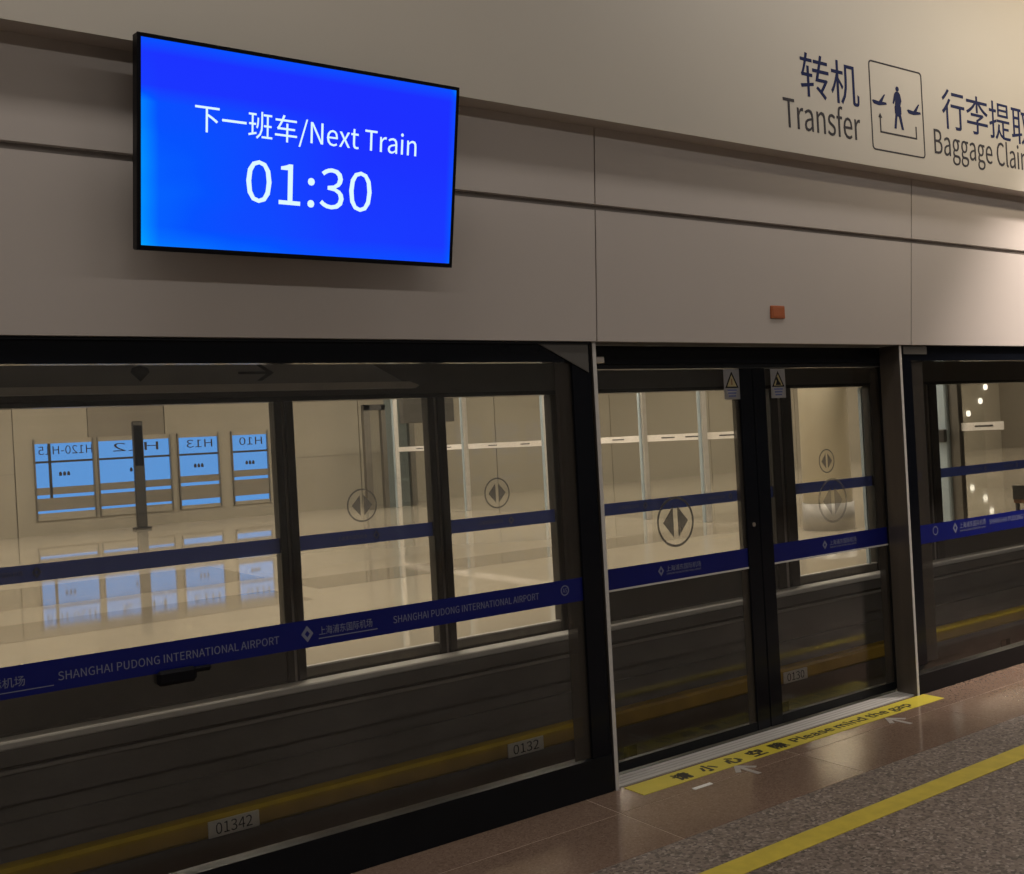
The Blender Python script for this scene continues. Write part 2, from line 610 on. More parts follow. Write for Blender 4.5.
# ------------------------------------------------------------------ wayfinding lettering on the bulkhead
K = (CAM_D + BY) / (CAM_D - 0.15)


def bx_(x):
    return x * K


def bz_(z):
    return 1.7 + (z - 1.7) * K


def btext(name, body, x0, x1, z0, z1, m, parent, bold=0.0):
    return text(name, body, bx_((x0 + x1) / 2), bz_((z0 + z1) / 2), (x1 - x0) * K, (z1 - z0) * K, BY - 0.0002, m, parent, bold=bold)


sg = thing('transfer_sign', 'dark blue Transfer lettering with two Chinese characters above on bulkhead', 'sign', (bx_(4.77), BY, bz_(3.25)))
btext('chinese_lettering', '转机', 4.60, 5.10, 3.45, 3.69, 'navy_ink', sg)
btext('english_lettering', 'Transfer', 4.445, 5.095, 3.26, 3.435, 'slate_ink', sg)
sg = thing('baggage_sign', 'dark Baggage Claim lettering with Chinese characters at the right picture edge', 'sign', (bx_(6.4), BY, bz_(3.25)))
btext('chinese_lettering', '行李提取', 5.91, 6.93, 3.44, 3.685, 'navy_ink', sg)
btext('english_lettering', 'Baggage Claim', 5.81, 6.91, 3.222, 3.435, 'slate_ink', sg)

pg = thing('transfer_pictogram', 'outlined square pictogram of a walking person between two aeroplanes', 'sign', (bx_(5.455), BY, bz_(3.23)))
x0, x1, z0, z1 = bx_(5.20), bx_(5.71), bz_(3.228), bz_(3.742)


def rrect(x0, x1, z0, z1, r, n=5):
    P = []
    for cx, cz, a0 in ((x1 - r, z1 - r, 0), (x0 + r, z1 - r, 90), (x0 + r, z0 + r, 180), (x1 - r, z0 + r, 270)):
        for i in range(n + 1):
            a = math.radians(a0 + 90 * i / n)
            P.append((cx + r * math.cos(a), cz + r * math.sin(a)))
    return P


def frame_xz(name, outer, inner, y0, y1, m, parent):
    c = (sum(p[0] for p in outer) / len(outer), (y0 + y1) / 2, sum(p[1] for p in outer) / len(outer))
    bm = bmesh.new()
    rows = [[bm.verts.new((p[0] - c[0], y - c[1], p[1] - c[2])) for p in P] for P, y in ((outer, y0), (inner, y0), (inner, y1), (outer, y1))]
    nn = len(outer)
    for k in range(4):
        a, b = rows[k], rows[(k + 1) % 4]
        for i in range(nn):
            j = (i + 1) % nn
            bm.faces.new((a[i], a[j], b[j], b[i]))
    bmesh.ops.recalc_face_normals(bm, faces=bm.faces)
    return from_bm(name, bm, m, parent, c)


Y0, Y1 = BY - 0.0020, BY - 0.0002
frame_xz('border', rrect(x0, x1, z0, z1, 0.025), rrect(x0 + 0.008, x1 - 0.008, z0 + 0.008, z1 - 0.008, 0.018), Y0, Y1, 'slate_ink', pg)
mx_, s = (x0 + x1) / 2 + 0.005, 1.0
pc = z0 + 0.175
fig = [(-0.050, 0.0), (-0.028, 0.0), (-0.012, 0.085), (0.006, 0.085), (0.034, 0.0), (0.056, 0.0), (0.030, 0.10), (0.036, 0.105), (0.036, 0.150), (0.028, 0.160), (0.044, 0.195), (0.030, 0.240), (0.014, 0.252), (-0.014, 0.252), (-0.034, 0.235), (-0.056, 0.170), (-0.044, 0.163), (-0.026, 0.200), (-0.030, 0.155), (-0.036, 0.150), (-0.036, 0.105), (-0.030, 0.10)]
prism_xz('walker', [(mx_ + a * 0.85, pc - 0.030 + b * 0.86) for a, b in fig], Y0, Y1, 'navy_ink', pg)
cyl_y('walker_head', mx_ + 0.002, Y0, Y1, pc + 0.203, 0.015, 'navy_ink', pg)
plane_pts = [(-0.080, 0.022), (-0.062, 0.004), (-0.005, 0.000), (0.078, 0.012), (0.074, 0.024), (0.030, 0.024), (0.066, 0.070), (0.052, 0.068), (-0.006, 0.022), (-0.066, 0.026)]
prism_xz('aeroplane', [(x0 + 0.085 + a * 0.85, pc + 0.085 + b) for a, b in plane_pts], Y0, Y1, 'navy_ink', pg)
prism_xz('aeroplane', [(x1 - 0.092 + a * 0.85, pc + 0.072 + b) for a, b in plane_pts], Y0, Y1, 'navy_ink', pg)
ax0, ax1, az = x0 + 0.08, x1 - 0.075, z0 + 0.105
prism_xz('route_arrow', [(ax0, az), (ax1, az), (ax1, az + 0.075), (ax1 - 0.009, az + 0.075), (ax1 - 0.009, az + 0.009), (ax0 + 0.009, az + 0.009), (ax0 + 0.009, az + 0.085), (ax0 + 0.022, az + 0.085), (ax0 + 0.0045, az + 0.112), (ax0 - 0.013, az + 0.085), (ax0, az + 0.085)], Y0, Y1, 'slate_ink', pg)

# small orange box on the fascia over the doors
bxo = thing('indicator_box', 'small square orange indicator box on the grey fascia over the doors', 'indicator', (4.475, fy(2.29), 2.26))
box('body', 4.418, 4.530, fy(2.29) - 0.010, fy(2.29) + 0.004, 2.262, 2.332, 'orange', bxo, 0.004)
box('lens', 4.430, 4.518, fy(2.29) - 0.012, fy(2.29) - 0.0095, 2.272, 2.322, 'orange', bxo, 0.001)

# ------------------------------------------------------------------ hanging display
tv = thing('display_screen', 'large blue next train countdown display tilted forward on the grey fascia', 'screen', (1.669, -0.19, 2.402))
TWD, THT = 1.256, 0.709
hw = TWD / 2


def tvbox(name, x0, x1, y0, y1, z0, z1, m, parent=tv, bev=0.0):
    bm = bmesh.new()
    c = Vector(((x0 + x1) / 2, (y0 + y1) / 2, (z0 + z1) / 2))
    bbox_into(bm, x0, x1, y0, y1, z0, z1, c)
    if bev:
        bmesh.ops.bevel(bm, geom=list(bm.edges), offset=bev, segments=1, affect='EDGES', clamp_overlap=True)
    return from_bm(name, bm, m, parent, c + wloc(parent))


tvbox('housing', -hw, hw, 0.006, 0.055, 0, THT, 'black_plastic', bev=0.004)
BZ = 0.013
tvbox('bezel', -hw, -hw + BZ, 0, 0.008, 0, THT, 'black_plastic', bev=0.001)
tvbox('bezel', hw - BZ, hw, 0, 0.008, 0, THT, 'black_plastic', bev=0.001)
tvbox('bezel', -hw + BZ, hw - BZ, 0, 0.008, 0, BZ + 0.004, 'black_plastic', bev=0.001)
tvbox('bezel', -hw + BZ, hw - BZ, 0, 0.008, THT - BZ, THT, 'black_plastic', bev=0.001)
panel = tvbox('picture', -hw + BZ, hw - BZ, 0.003, 0.007, BZ + 0.004, THT - BZ, 'screen_blue')
wx, wy, wz = wloc(tv)
t1 = text('caption', '下一班车/Next Train', wx + 0.005, wz + 0.457, 0.875, 0.105, wy + 0.0028, 'screen_text', panel, thick=0.0004, bold=0.0)
t2 = text('countdown', '01:30', wx + 0.003, wz + 0.266, 0.500, 0.150, wy + 0.0028, 'screen_text', panel, thick=0.0004, bold=0.0)
tvbox('mount_plate', -0.25, 0.25, 0.055, 0.075, 0.18, 0.52, 'black_metal')
tilt = math.atan2(0.13, 0.697)
tv.rotation_euler = (tilt, 0, 0)
arm = thing('wall_bracket', 'black wall bracket holding the tilted blue display', 'bracket', (1.669, -0.06, 2.62))
for ax in (-0.18, 0.18):
    prism_yz('arm', [(-0.145, 2.60), (-0.16, 2.72), (-0.030, 2.72), (-0.025, 2.60)], 1.669 + ax - 0.02, 1.669 + ax + 0.02, 'black_metal', arm)


# ------------------------------------------------------------------ platform screens and doors on our side
def symbol(cx, cz, r, y, parent, m='symbol_grey'):
    s_ = ring_xz('symbol_ring', cx, cz, r * 0.90, r, y - 0.0012, y, m, parent)
    for sg_ in (-1, 1):
        prism_xz('symbol_arrow', [(cx + sg_ * 0.12 * r, cz - 0.62 * r), (cx + sg_ * 0.12 * r, cz + 0.62 * r), (cx + sg_ * 0.68 * r, cz)], y - 0.0012, y, m, parent)


def logo(cx, cz, r, y, parent, m='band_text'):
    """small diamond emblem with an open square heart"""
    o = [(cx, cz + r), (cx - r * 0.8, cz), (cx, cz - r), (cx + r * 0.8, cz)]
    i = [(cx + (a - cx) * 0.42, cz + (b - cz) * 0.42) for a, b in o]
    frame_xz('emblem', o, i, y - 0.0006, y, m, parent)


def near_band(x0, x1, y, parent, z0=0.918, z1=1.026):
    return box('blue_band', x0, x1, y - 0.002, y, z0, z1, 'band_blue', parent)


ZT = 2.13      # underside of the fascia
# fixed screen to the left of the door
YG = 0.045     # glass plane of the fixed screens
ps = thing('platform_screen', 'wide fixed glass screen left of the doors with full airport name band', 'screen panel', (1.1, YG, 0.0))
X0, X1 = -2.6, 3.18
box('glass', X0, X1 - 0.11, YG, YG + 0.012, 0.175, 2.04, 'glass_near', ps)
box('header', X0, X1, YG - 0.015, YG + 0.05, 2.035, ZT - 0.002, 'black_frit', ps)
box('kick_plate', X0, X1, YG - 0.02, YG + 0.05, 0.001, 0.175, 'black_metal', ps)
box('end_stile', X1 - 0.11, X1, YG - 0.015, YG + 0.05, 0.175, 2.035, 'black_frit', ps)
box('edge_strip', X1 - 0.205, X1 - 0.11, YG - 0.0015, YG - 0.0002, 0.18, 2.03, 'edge_film', ps)
prism_xz('corner_plate', [(2.86, 2.127), (3.165, 2.127), (3.165, 1.985)], YG - 0.022, YG - 0.0155, 'corner_grey', ps)
box('lintel_profile', X0, X1, YG - 0.03, YG - 0.02, 2.118, 2.128, 'black_metal', ps)  # thin black profile strip just under the fascia
bd = near_band(X0, X1 - 0.11, YG - 0.002, ps)
yb = YG - 0.0041
text('english_lettering', 'SHANGHAI PUDONG INTERNATIONAL AIRPORT', 1.165, 0.967, 0.80, 0.030, yb, 'band_text', bd, bold=0.0, thick=0.0005)
logo(1.682, 0.972, 0.032, yb, bd)
text('chinese_lettering', '上海浦东国际机场', 1.850, 0.976, 0.235, 0.034, yb, 'band_text', bd, bold=0.0, thick=0.0005)
box('underline', 1.73, 1.99, yb - 0.0004, yb, 0.945, 0.949, 'band_text', bd)
text('english_lettering', 'SHANGHAI PUDONG INTERNATIONAL AIRPORT', 2.44, 0.972, 0.75, 0.030, yb, 'band_text', bd, bold=0.0, thick=0.0005)
ring_xz('round_emblem', 2.965, 0.978, 0.019, 0.024, yb - 0.0005, yb, 'band_text', bd, 24)
text('round_emblem_letters', 'AS', 2.965, 0.978, 0.024, 0.020, yb, 'band_text', bd, thick=0.0005)
text('chinese_lettering', '国际机场', 0.59, 0.972, 0.14, 0.034, yb, 'band_text', bd, bold=0.0, thick=0.0005)
box('underline', 0.40, 0.75, yb - 0.0004, yb, 0.938, 0.941, 'band_text', bd)
lt = box('release_latch', 1.09, 1.235, YG - 0.032, YG - 0.0045, 0.872, 0.928, 'black_plastic', ps, 0.012)
box('latch_tongue', 1.225, 1.29, YG - 0.026, YG - 0.0045, 0.902, 0.922, 'black_plastic', lt, 0.006)

# posts either side of the door opening
def post(x, y0, y1, label, face):
    t = thing('door_post', label, 'post', (x, y0, 0.0))
    box('body', x - 0.008, x + 0.012, y0 + 0.004, y1, 0.0, ZT - 0.002, face, t)
    box('bright_edge', x - 0.009, x + 0.013, y0, y0 + 0.004, 0.0, ZT - 0.002, 'sill_grey', t, 0.0015)
    return t


p1 = post(3.20, 0.020, 0.162, 'slim metal door post beside the wide left glass screen', 'post_face')
box('end_bracket', 3.223, 3.272, 0.03, 0.06, 2.03, 2.06, 'steel', p1, 0.004)
p2 = post(5.605, 0.020, 0.162, 'slim metal door post between the sliding doors and the right screen', 'post_face')

# door head
hd = thing('door_operator_housing', 'black metal housing above the two sliding doors', 'door housing', (4.4, 0.2, 2.03))
box('cover', 3.222, 5.68, 0.165, 0.262, 2.035, ZT - 0.004, 'black_frit', hd)
box('guide_rail', 3.222, 5.68, 0.176, 0.258, 2.012, 2.034, 'black_metal', hd)

YD = 0.195


def near_leaf(x0, x1, meet, label, sym_x, logo_x, txt_x, sx0, figure, symz):
    t = thing('sliding_door', label, 'door', ((x0 + x1) / 2, YD, 0.0), 'sliding doors of our platform')
    SW = 0.105
    gx0, gx1 = (x0 + 0.02, x1 - SW) if meet == 'r' else (x0 + SW, x1 - 0.055)
    box('glass', gx0, gx1, YD, YD + 0.012, 0.03, 2.01, 'glass_near', t)
    ml, mr = (x1 - SW, x1 - 0.002) if meet == 'r' else (x0 + 0.002, x0 + SW)
    st = box('meeting_stile', ml, mr, YD - 0.012, YD + 0.03, 0.012, 2.01, 'black_frit', t, 0.004)
    if meet == 'r':
        box('edge_strip', ml - 0.055, ml, YD - 0.0015, YD - 0.0002, 0.05, 2.0, 'edge_film', t)
        cyl_y('key_lock', x1 - 0.055, YD - 0.018, YD - 0.012, 1.145, 0.012, 'steel', st)
        box('hinge_stile', x0, x0 + 0.02, YD - 0.006, YD + 0.02, 0.012, 2.01, 'black_metal', t)
    else:
        box('hinge_stile', gx1, x1, YD - 0.006, YD + 0.02, 0.012, 2.01, 'black_metal', t)
        box('edge_strip', gx1 - 0.085, gx1, YD - 0.0015, YD - 0.0002, 0.05, 2.0, 'edge_film', t)
    box('bottom_rail', gx0, gx1, YD - 0.008, YD + 0.022, 0.012, 0.06, 'black_metal', t)
    bd = near_band(gx0, gx1, YD - 0.0020, t, 0.915, 1.018)
    y = YD - 0.0041
    box('edge_trim', gx0, gx1, y - 0.004, y + 0.004, 0.906, 0.9148, 'sill_grey', t)
    logo(logo_x, 0.969, 0.026, y, bd)
    text('chinese_lettering', '上海浦东国际机场', txt_x, 0.976, 0.25, 0.030, y, 'band_text', bd, bold=0.0, thick=0.0005)
    text('english_lettering', 'SHANGHAI PUDONG INTERNATIONAL AIRPORT', txt_x, 0.950, 0.25, 0.010, y, 'band_text', bd, thick=0.0005)
    symbol(sym_x, symz, 0.132, YD - 0.0003, t, 'symbol_faint' if figure else 'symbol_grey')
    # warning sticker
    zt, zb = 2.005, 1.840
    sk = box('warning_sticker', sx0, sx0 + 0.122, YD - 0.0161, YD - 0.0149, zb, zt, 'sticker_white', t)
    cxx = sx0 + 0.061
    frame_xz('warning_triangle', [(cxx, zt - 0.012), (cxx - 0.052, zt - 0.102), (cxx + 0.052, zt - 0.102)],
             [(cxx, zt - 0.028), (cxx - 0.038, zt - 0.095), (cxx + 0.038, zt - 0.095)], YD - 0.0172, YD - 0.0162, 'ink_dark', sk)
    prism_xz('triangle_field', [(cxx, zt - 0.028), (cxx - 0.038, zt - 0.095), (cxx + 0.038, zt - 0.095)], YD - 0.0166, YD - 0.0162, 'sticker_yellow', sk)
    if figure:
        prism_xz('warning_figure', [(cxx - 0.022, zt - 0.092), (cxx - 0.012, zt - 0.070), (cxx - 0.020, zt - 0.052), (cxx - 0.006, zt - 0.046), (cxx + 0.006, zt - 0.070), (cxx + 0.018, zt - 0.080), (cxx + 0.022, zt - 0.092)], YD - 0.0172, YD - 0.0167, 'ink_dark', sk)
    else:
        prism_xz('warning_figure', [(cxx - 0.006, zt - 0.086), (cxx + 0.006, zt - 0.086), (cxx + 0.004, zt - 0.052), (cxx - 0.004, zt - 0.052)], YD - 0.0172, YD - 0.0167, 'wood_brown', sk)
    for k in range(3):
        box('sticker_print', cxx - 0.036 + 0.004 * k, cxx + 0.036 - 0.004 * k, YD - 0.0168, YD - 0.0162, zb + 0.046 - 0.016 * k, zb + 0.055 - 0.016 * k, 'sticker_blue', sk)
    return t


near_leaf(3.245, 4.468, 'r', 'left sliding glass door leaf with bold grey arrow circle', 3.836, 3.712, 3.875, 4.235, False, 1.212)
near_leaf(4.468, 5.675, 'l', 'right sliding glass door leaf with faint arrow circle and figure sticker', 5.12, 5.02, 5.19, 4.613, True, 1.222)

# fixed screen to the right of the door
ps = thing('platform_screen', 'fixed glass screen at the right edge beyond the second post', 'screen panel', (7.4, YG, 0.0))
X0, X1 = 5.632, 9.6
box('end_stile', X0, X0 + 0.095, YG - 0.015, YG + 0.05, 0.175, 2.035, 'black_frit', ps)
box('edge_strip', X0 + 0.095, X0 + 0.225, YG - 0.0015, YG - 0.0002, 0.18, 2.03, 'edge_film', ps)
box('glass', X0 + 0.095, X1, YG, YG + 0.012, 0.12, 2.04, 'glass_near', ps)
box('header', X0, X1, YG - 0.015, YG + 0.05, 2.035, ZT - 0.002, 'black_frit', ps)
box('kick_plate', X0, X1, YG - 0.02, YG + 0.05, 0.001, 0.12, 'black_metal', ps)
box('head_plate', X0 + 0.01, X0 + 0.25, YG - 0.022, YG - 0.0155, 2.075, 2.125, 'corner_grey', ps)
bd = near_band(X0 + 0.095, X1, YG - 0.002, ps, 0.905, 1.020)
ring_xz('round_emblem', 5.90, 0.975, 0.022, 0.028, yb - 0.0005, yb, 'band_text', bd, 24)
logo(6.115, 0.972, 0.034, yb, bd)
text('chinese_lettering', '上海浦东国际机场', 6.315, 0.982, 0.30, 0.038, yb, 'band_text', bd, bold=0.0, thick=0.0005)
text('english_lettering', 'SHANGHAI PUDONG INTERNATIONAL AIRPORT', 6.315, 0.948, 0.30, 0.012, yb, 'band_text', bd, thick=0.0005)
text('english_lettering', 'SHANGHAI PUDONG INTERNATIONAL AIRPORT', 6.98, 0.975, 0.95, 0.034, yb, 'band_text', bd, bold=0.0, thick=0.0005)

# ------------------------------------------------------------------ track between the platforms
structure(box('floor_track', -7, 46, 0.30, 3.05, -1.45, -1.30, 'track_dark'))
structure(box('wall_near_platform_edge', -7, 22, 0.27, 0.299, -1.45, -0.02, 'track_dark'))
FY = 3.25
edge = structure(box('wall_far_platform_edge', -7, 46, 3.20, 3.30, -1.45, -0.002, 'track_wall'))
box('ledge', -7, 46, 3.13, 3.20, -0.34, -0.12, 'track_wall', edge)
box('conduit', -7, 46, 3.105, 3.129, -0.155, -0.130, 'steel_dull', edge, 0.006)
box('lip', -7, 46, 3.05, 3.199, -0.09, 0.004, 'track_wall', edge)
box('shelf', -7, 46, 3.16, 3.20, -0.60, -0.46, 'track_wall', edge)
tag(box('edge_nosing', -7, 46, 3.05, 3.199, 0.005, 0.055, 'silver_pale', None, 0.01), 'long pale metal nosing along the far platform edge', 'edge trim')
pr = thing('power_rail', 'yellow covered power rail running along the far track wall', 'rail', (4, 3.12, -0.85))
box('yellow_cover', -7, 46, 3.05, 3.19, -0.83, -0.69, 'rail_yellow', pr, 0.02)
box('lower_beam', -7, 46, 3.10, 3.18, -1.02, -0.83, 'track_wall', pr)
for xx in range(-6, 46, 2):
    box('support', xx - 0.05, xx + 0.05, 3.14, 3.199, -1.29, -1.02, 'track_dark', pr)


def number_tag(x, txt, label):
    t = thing('number_plate', label, 'number plate', (x, 3.04, -0.81))
    box('plate', x - 0.175, x + 0.175, 3.036, 3.046, -0.825, -0.715, 'tag_white', t, 0.003)
    text('digits', txt, x, -0.770, 0.25, 0.075, 3.0358, 'ink_dark', t, thick=0.0006)


number_tag(2.40, '01342', 'large pale number plate on the yellow rail at the lower left')
number_tag(4.80, '0132', 'pale number plate on the yellow rail just left of the near door post')
number_tag(8.05, '0130', 'pale number plate on the yellow rail seen through the right sliding door')

# ------------------------------------------------------------------ far platform: hall
hf = structure(box('floor_far_hall', -14, 46, 3.30, 24, -0.30, 0.0, 'hall_floor'))
box('dark_inlay', -0.2, 4.9, 7.15, 8.35, 0.0, 0.0015, 'hall_floor_dark', hf)
box('dark_inlay', 5.3, 13.0, 7.9, 9.0, 0.0, 0.0015, 'hall_floor_dark', hf)
box('dark_inlay', 0.8, 5.3, 9.6, 11.8, 0.0, 0.0015, 'hall_floor_dark', hf)
box('dark_inlay', 6.8, 13.0, 12.5, 13.6, 0.0, 0.0015, 'hall_floor_dark', hf)
structure(box('ceiling_far_hall', -14, 46, 3.30, 24, 4.8, 5.0, 'ceiling_white'))
structure(box('wall_hall_left', -14.2, -14, 3.30, 24, -0.3, 5.0, 'hall_wall'))
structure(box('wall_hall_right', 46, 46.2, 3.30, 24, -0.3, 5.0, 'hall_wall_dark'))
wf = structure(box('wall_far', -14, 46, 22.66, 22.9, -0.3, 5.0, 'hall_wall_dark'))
# cladding of the far wall, left open where the reflected windows are modelled
PX = [-14, -8, -2, 1.5, 4.55, 11.0, 13.4, 18.0, 22.6, 27.2, 31.8, 36.4, 41, 46]
for a, b in zip(PX[:-1], PX[1:]):
    if a == 4.55:
        continue
    for z0, z1 in ((0.0, 1.45), (1.46, 2.95), (2.96, 4.8)):
        d = 'hall_wall'
        box('cladding', a + 0.012, b - 0.012, 22.60, 22.66, z0, z1, d, wf)
box('cladding', 4.562, 6.19, 22.60, 22.66, 2.24, 4.8, 'hall_wall', wf)
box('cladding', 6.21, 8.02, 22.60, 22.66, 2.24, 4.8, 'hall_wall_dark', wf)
box('cladding', 8.04, 10.988, 22.60, 22.66, 2.24, 4.8, 'hall_wall', wf)
box('cladding', 4.562, 10.988, 22.60, 22.66, 0.0, 0.33, 'hall_wall', wf)
KW = (22.55 + CAM_D) / (22 + CAM_D)
REFLECTED_WINS = [(4.86, 6.17, 'H120-H15', 0.98), (6.25, 7.97, 'H12', 1.0), (8.14, 9.18, 'H13', 1.04), (9.50, 10.48, 'H10', 1.1)]
prev = 4.562
for i, (a, b, tx, zb) in enumerate(REFLECTED_WINS):
    a, b = a * KW, b * KW
    box('pier', prev, a, 22.60, 22.66, 0.33, 2.24, 'hall_wall', wf)
    prev = b
    wn = structure(empty('window_reflection_%d' % (i + 1), ((a + b) / 2, 22.58, zb)))  # reflection in the glass, built as glowing panes in the far wall
    box('frame', a, a + 0.03, 22.54, 22.66, 0.33, 2.24, 'profile_light', wn)  # frame, panes and crossbar all belong to the reflected window
    box('frame', b - 0.03, b, 22.54, 22.66, 0.33, 2.24, 'profile_light', wn)
    zm = 1.70
    box('pane', a + 0.03, b - 0.03, 22.62, 22.64, zm + 0.025, 2.13, 'reflected_blue', wn)
    box('pane', a + 0.03, b - 0.03, 22.62, 22.64, zb + 0.12, zm - 0.025, 'reflected_blue', wn)
    box('reflected_crossbar', a, b, 22.56, 22.66, zm - 0.025, zm + 0.025, 'profile', wn)
    box('lintel', a, b, 22.56, 22.66, 2.13, 2.24, 'hall_wall', wn)
    box('transom', a, b, 22.56, 22.66, zb - 0.05, zb + 0.12, 'hall_wall_dark', wn)
    box('pane', a + 0.03, b - 0.03, 22.62, 22.64, zb - 0.13, zb - 0.05, 'reflected_blue', wn)
    box('sill', a, b, 22.56, 22.66, 0.56, zb - 0.13, 'hall_wall_dark', wn)
    box('pane', a + 0.03, b - 0.03, 22.62, 22.64, 0.42 if i > 1 else 0.50, 0.56, 'reflected_blue', wn)
    box('sill', a, b, 22.56, 22.66, 0.33, 0.42 if i > 1 else 0.50, 'hall_wall', wn)
    if i < 2:
        xm = a + (b - a) * (0.26 if i == 0 else 0.60)
        box('upright', xm - 0.03, xm + 0.03, 22.56, 22.61, zb - 0.13, 2.13, 'profile', wn)
    wd = b - a
    text('lettering', tx, (a + b) / 2 + 0.05, 1.97, wd * (0.9 if i == 0 else 0.62), 0.20, 22.619, 'slate_ink', wn, mirror=True, thick=0.002)
    for k in range(3):
        mxx = (a + b) / 2 + (k - 1) * 0.09
        prism_xz('mark', [(mxx - 0.03, 1.36), (mxx + 0.03, 1.36), (mxx + 0.035, 1.42), (mxx + 0.012, 1.46), (mxx - 0.012, 1.46), (mxx - 0.035, 1.42)], 22.614, 22.619, 'slate_ink', wn)
box('pier', prev, 10.988, 22.60, 22.66, 0.33, 2.24, 'hall_wall', wf)

# slender dark totem standing before the reflected windows
tot = thing('information_totem', 'slender dark totem standing in front of the blue reflected windows', 'totem', (7.05, 21.5, 0))
box('foot', 6.86, 7.24, 21.35, 21.65, 0.0, 0.05, 'profile', tot, 0.01)
box('body', 6.93, 7.17, 21.45, 21.55, 0.05, 2.55, 'profile', tot, 0.015)
box('panel', 6.955, 7.145, 21.44, 21.4499, 1.5, 2.45, 'black_frit', tot)

# glazed doorway against the far wall
dw = structure(empty('door_1', (13.6, 21.0, 0)))
for a, b in ((12.70, 12.88), (13.22, 13.34), (14.05, 14.20)):
    box('jamb', a, b, 20.9, 21.05, 0.0, 3.6 if a > 14 else 2.75, 'profile_light', dw)
box('head', 12.70, 13.34, 20.9, 21.05, 2.60, 2.75, 'profile', dw)
box('pane', 12.88, 13.22, 20.96, 20.98, 0.0, 2.60, 'glass_hall', dw)
box('pane', 13.34, 14.05, 20.96, 20.98, 0.0, 3.6, 'glass_hall_blue', dw)

# glass partition across the hall, with steel posts and a white strip with logos
gp = thing('glass_partition', 'tall glass partition across the far hall with steel posts and white strip', 'partition', (13.6, 13, 0))
PXX = 13.6


def strip_yz(name, y0, y1, z0, z1, x, m, parent, th=0.01):
    return box(name, x - th / 2, x + th / 2, y0, y1, z0, z1, m, parent)


PY = [20.8, 17.4, 14.2, 11.10, 9.53, 8.30]
for i, y in enumerate(PY):
    pp = box('post', PXX - 0.10, PXX + 0.02, y - 0.07, y + 0.07, 0.0, 4.8, 'sill_grey', gp, 0.01)
    box('post_light_face', PXX - 0.125, PXX - 0.10, y - 0.03, y + 0.03, 0.0, 4.8, 'glass_edge', pp)
for a, b in zip(PY[:-1], PY[1:]):
    strip_yz('pane', b + 0.07, a - 0.07, 0.02, 4.7, PXX, 'glass_hall', gp)
    s_ = strip_yz('white_strip', b + 0.08, a - 0.08, 1.472, 1.592, PXX - 0.012, 'strip_white', gp, 0.004)
    for k in range(2):
        ym = a + (b - a) * (0.3 + 0.4 * k)
        strip_yz('strip_logo', ym - 0.35, ym, 1.52, 1.545, PXX - 0.0155, 'symbol_grey', s_, 0.002)
gp2 = thing('glass_partition', 'short glass partition with thick steel post and white strip at the right', 'partition', (13.6, 5.0, 0))
pp = box('post', PXX - 0.13, PXX + 0.02, 4.72, 4.96, 0.0, 4.8, 'glass_edge', gp2, 0.02)
box('post_dark_face', PXX - 0.06, PXX + 0.05, 4.58, 4.719, 0.0, 4.8, 'profile_light', pp)  # darker profile beside the pale post
box('lock_box', PXX - 0.20, PXX - 0.131, 4.72, 4.86, 1.30, 1.48, 'profile', pp, 0.01)
strip_yz('pane', 4.24, 4.58, 0.02, 4.7, PXX, 'glass_hall', gp2)
strip_yz('pane', 4.96, 6.2, 0.02, 4.7, PXX, 'glass_hall', gp2)
for a, b in ((3.95, 4.57), (4.97, 6.15)):
    s_ = strip_yz('white_strip', a, b, 1.445, 1.555, PXX - 0.012, 'strip_white', gp2, 0.004)
    strip_yz('strip_logo', a + 0.15, a + 0.42, 1.49, 1.515, PXX - 0.0155, 'symbol_grey', s_, 0.002)

# round clad column with steel skirting
cl = thing('round_column', 'pale beige round column with a steel skirt in the far hall', 'column', (13.43, 6.79, 0))
cyl('shaft', 13.43, 6.79, 0.42, 4.8, 0.37, 'column_beige', cl)
cyl('skirt', 13.43, 6.79, 0.0, 0.42, 0.392, 'steel_dull', cl)

# bench seat far right
bn = thing('bench_seat', 'brown wooden seat with a dark armrest at the right edge of the hall', 'seat', (14.850, 4.2, 0))
box('seat', 14.550, 15.150, 4.02, 4.42, 0.36, 0.42, 'wood_brown', bn, 0.01)
box('backrest', 14.550, 15.150, 3.98, 4.02, 0.42, 0.80, 'wood_brown', bn, 0.01)
for lx_ in (14.590, 15.110):
    for ly_ in (4.05, 4.38):
        box('leg', lx_ - 0.02, lx_ + 0.02, ly_ - 0.02, ly_ + 0.02, 0.0, 0.36, 'profile', bn)
box('armrest', 14.520, 14.549, 4.03, 4.41, 0.42, 0.62, 'profile', bn, 0.005)

# reflections of lamps in the glass, modelled as glowing discs on the far wall
LAMP_REFLECTIONS = [(44.77, 2.80), (44.31, 2.18), (43.31, 1.65)]
for k, (lx_, lz_, lab) in enumerate(((LAMP_REFLECTIONS[0][0], LAMP_REFLECTIONS[0][1], 'uppermost small glowing lamp reflection set on the far wall at the right'),
                                     (LAMP_REFLECTIONS[1][0], LAMP_REFLECTIONS[1][1], 'middle small glowing lamp reflection set on the far wall at the right'),
                                     (LAMP_REFLECTIONS[2][0], LAMP_REFLECTIONS[2][1], 'lowest small glowing lamp reflection set on the far wall at the right'))):
    t = thing('lamp_reflection', lab, 'reflection', (lx_, 22.58, lz_), 'small lamp reflections set on the far wall')
    box('lamp_reflection_backplate', lx_ - 0.14, lx_ + 0.14, 22.57, 22.599, lz_ - 0.08, lz_ + 0.08, 'profile_light', t)
    o = cyl_y('lens', lx_, 22.50, 22.57, lz_, 0.13, 'reflected_white', t, 16)

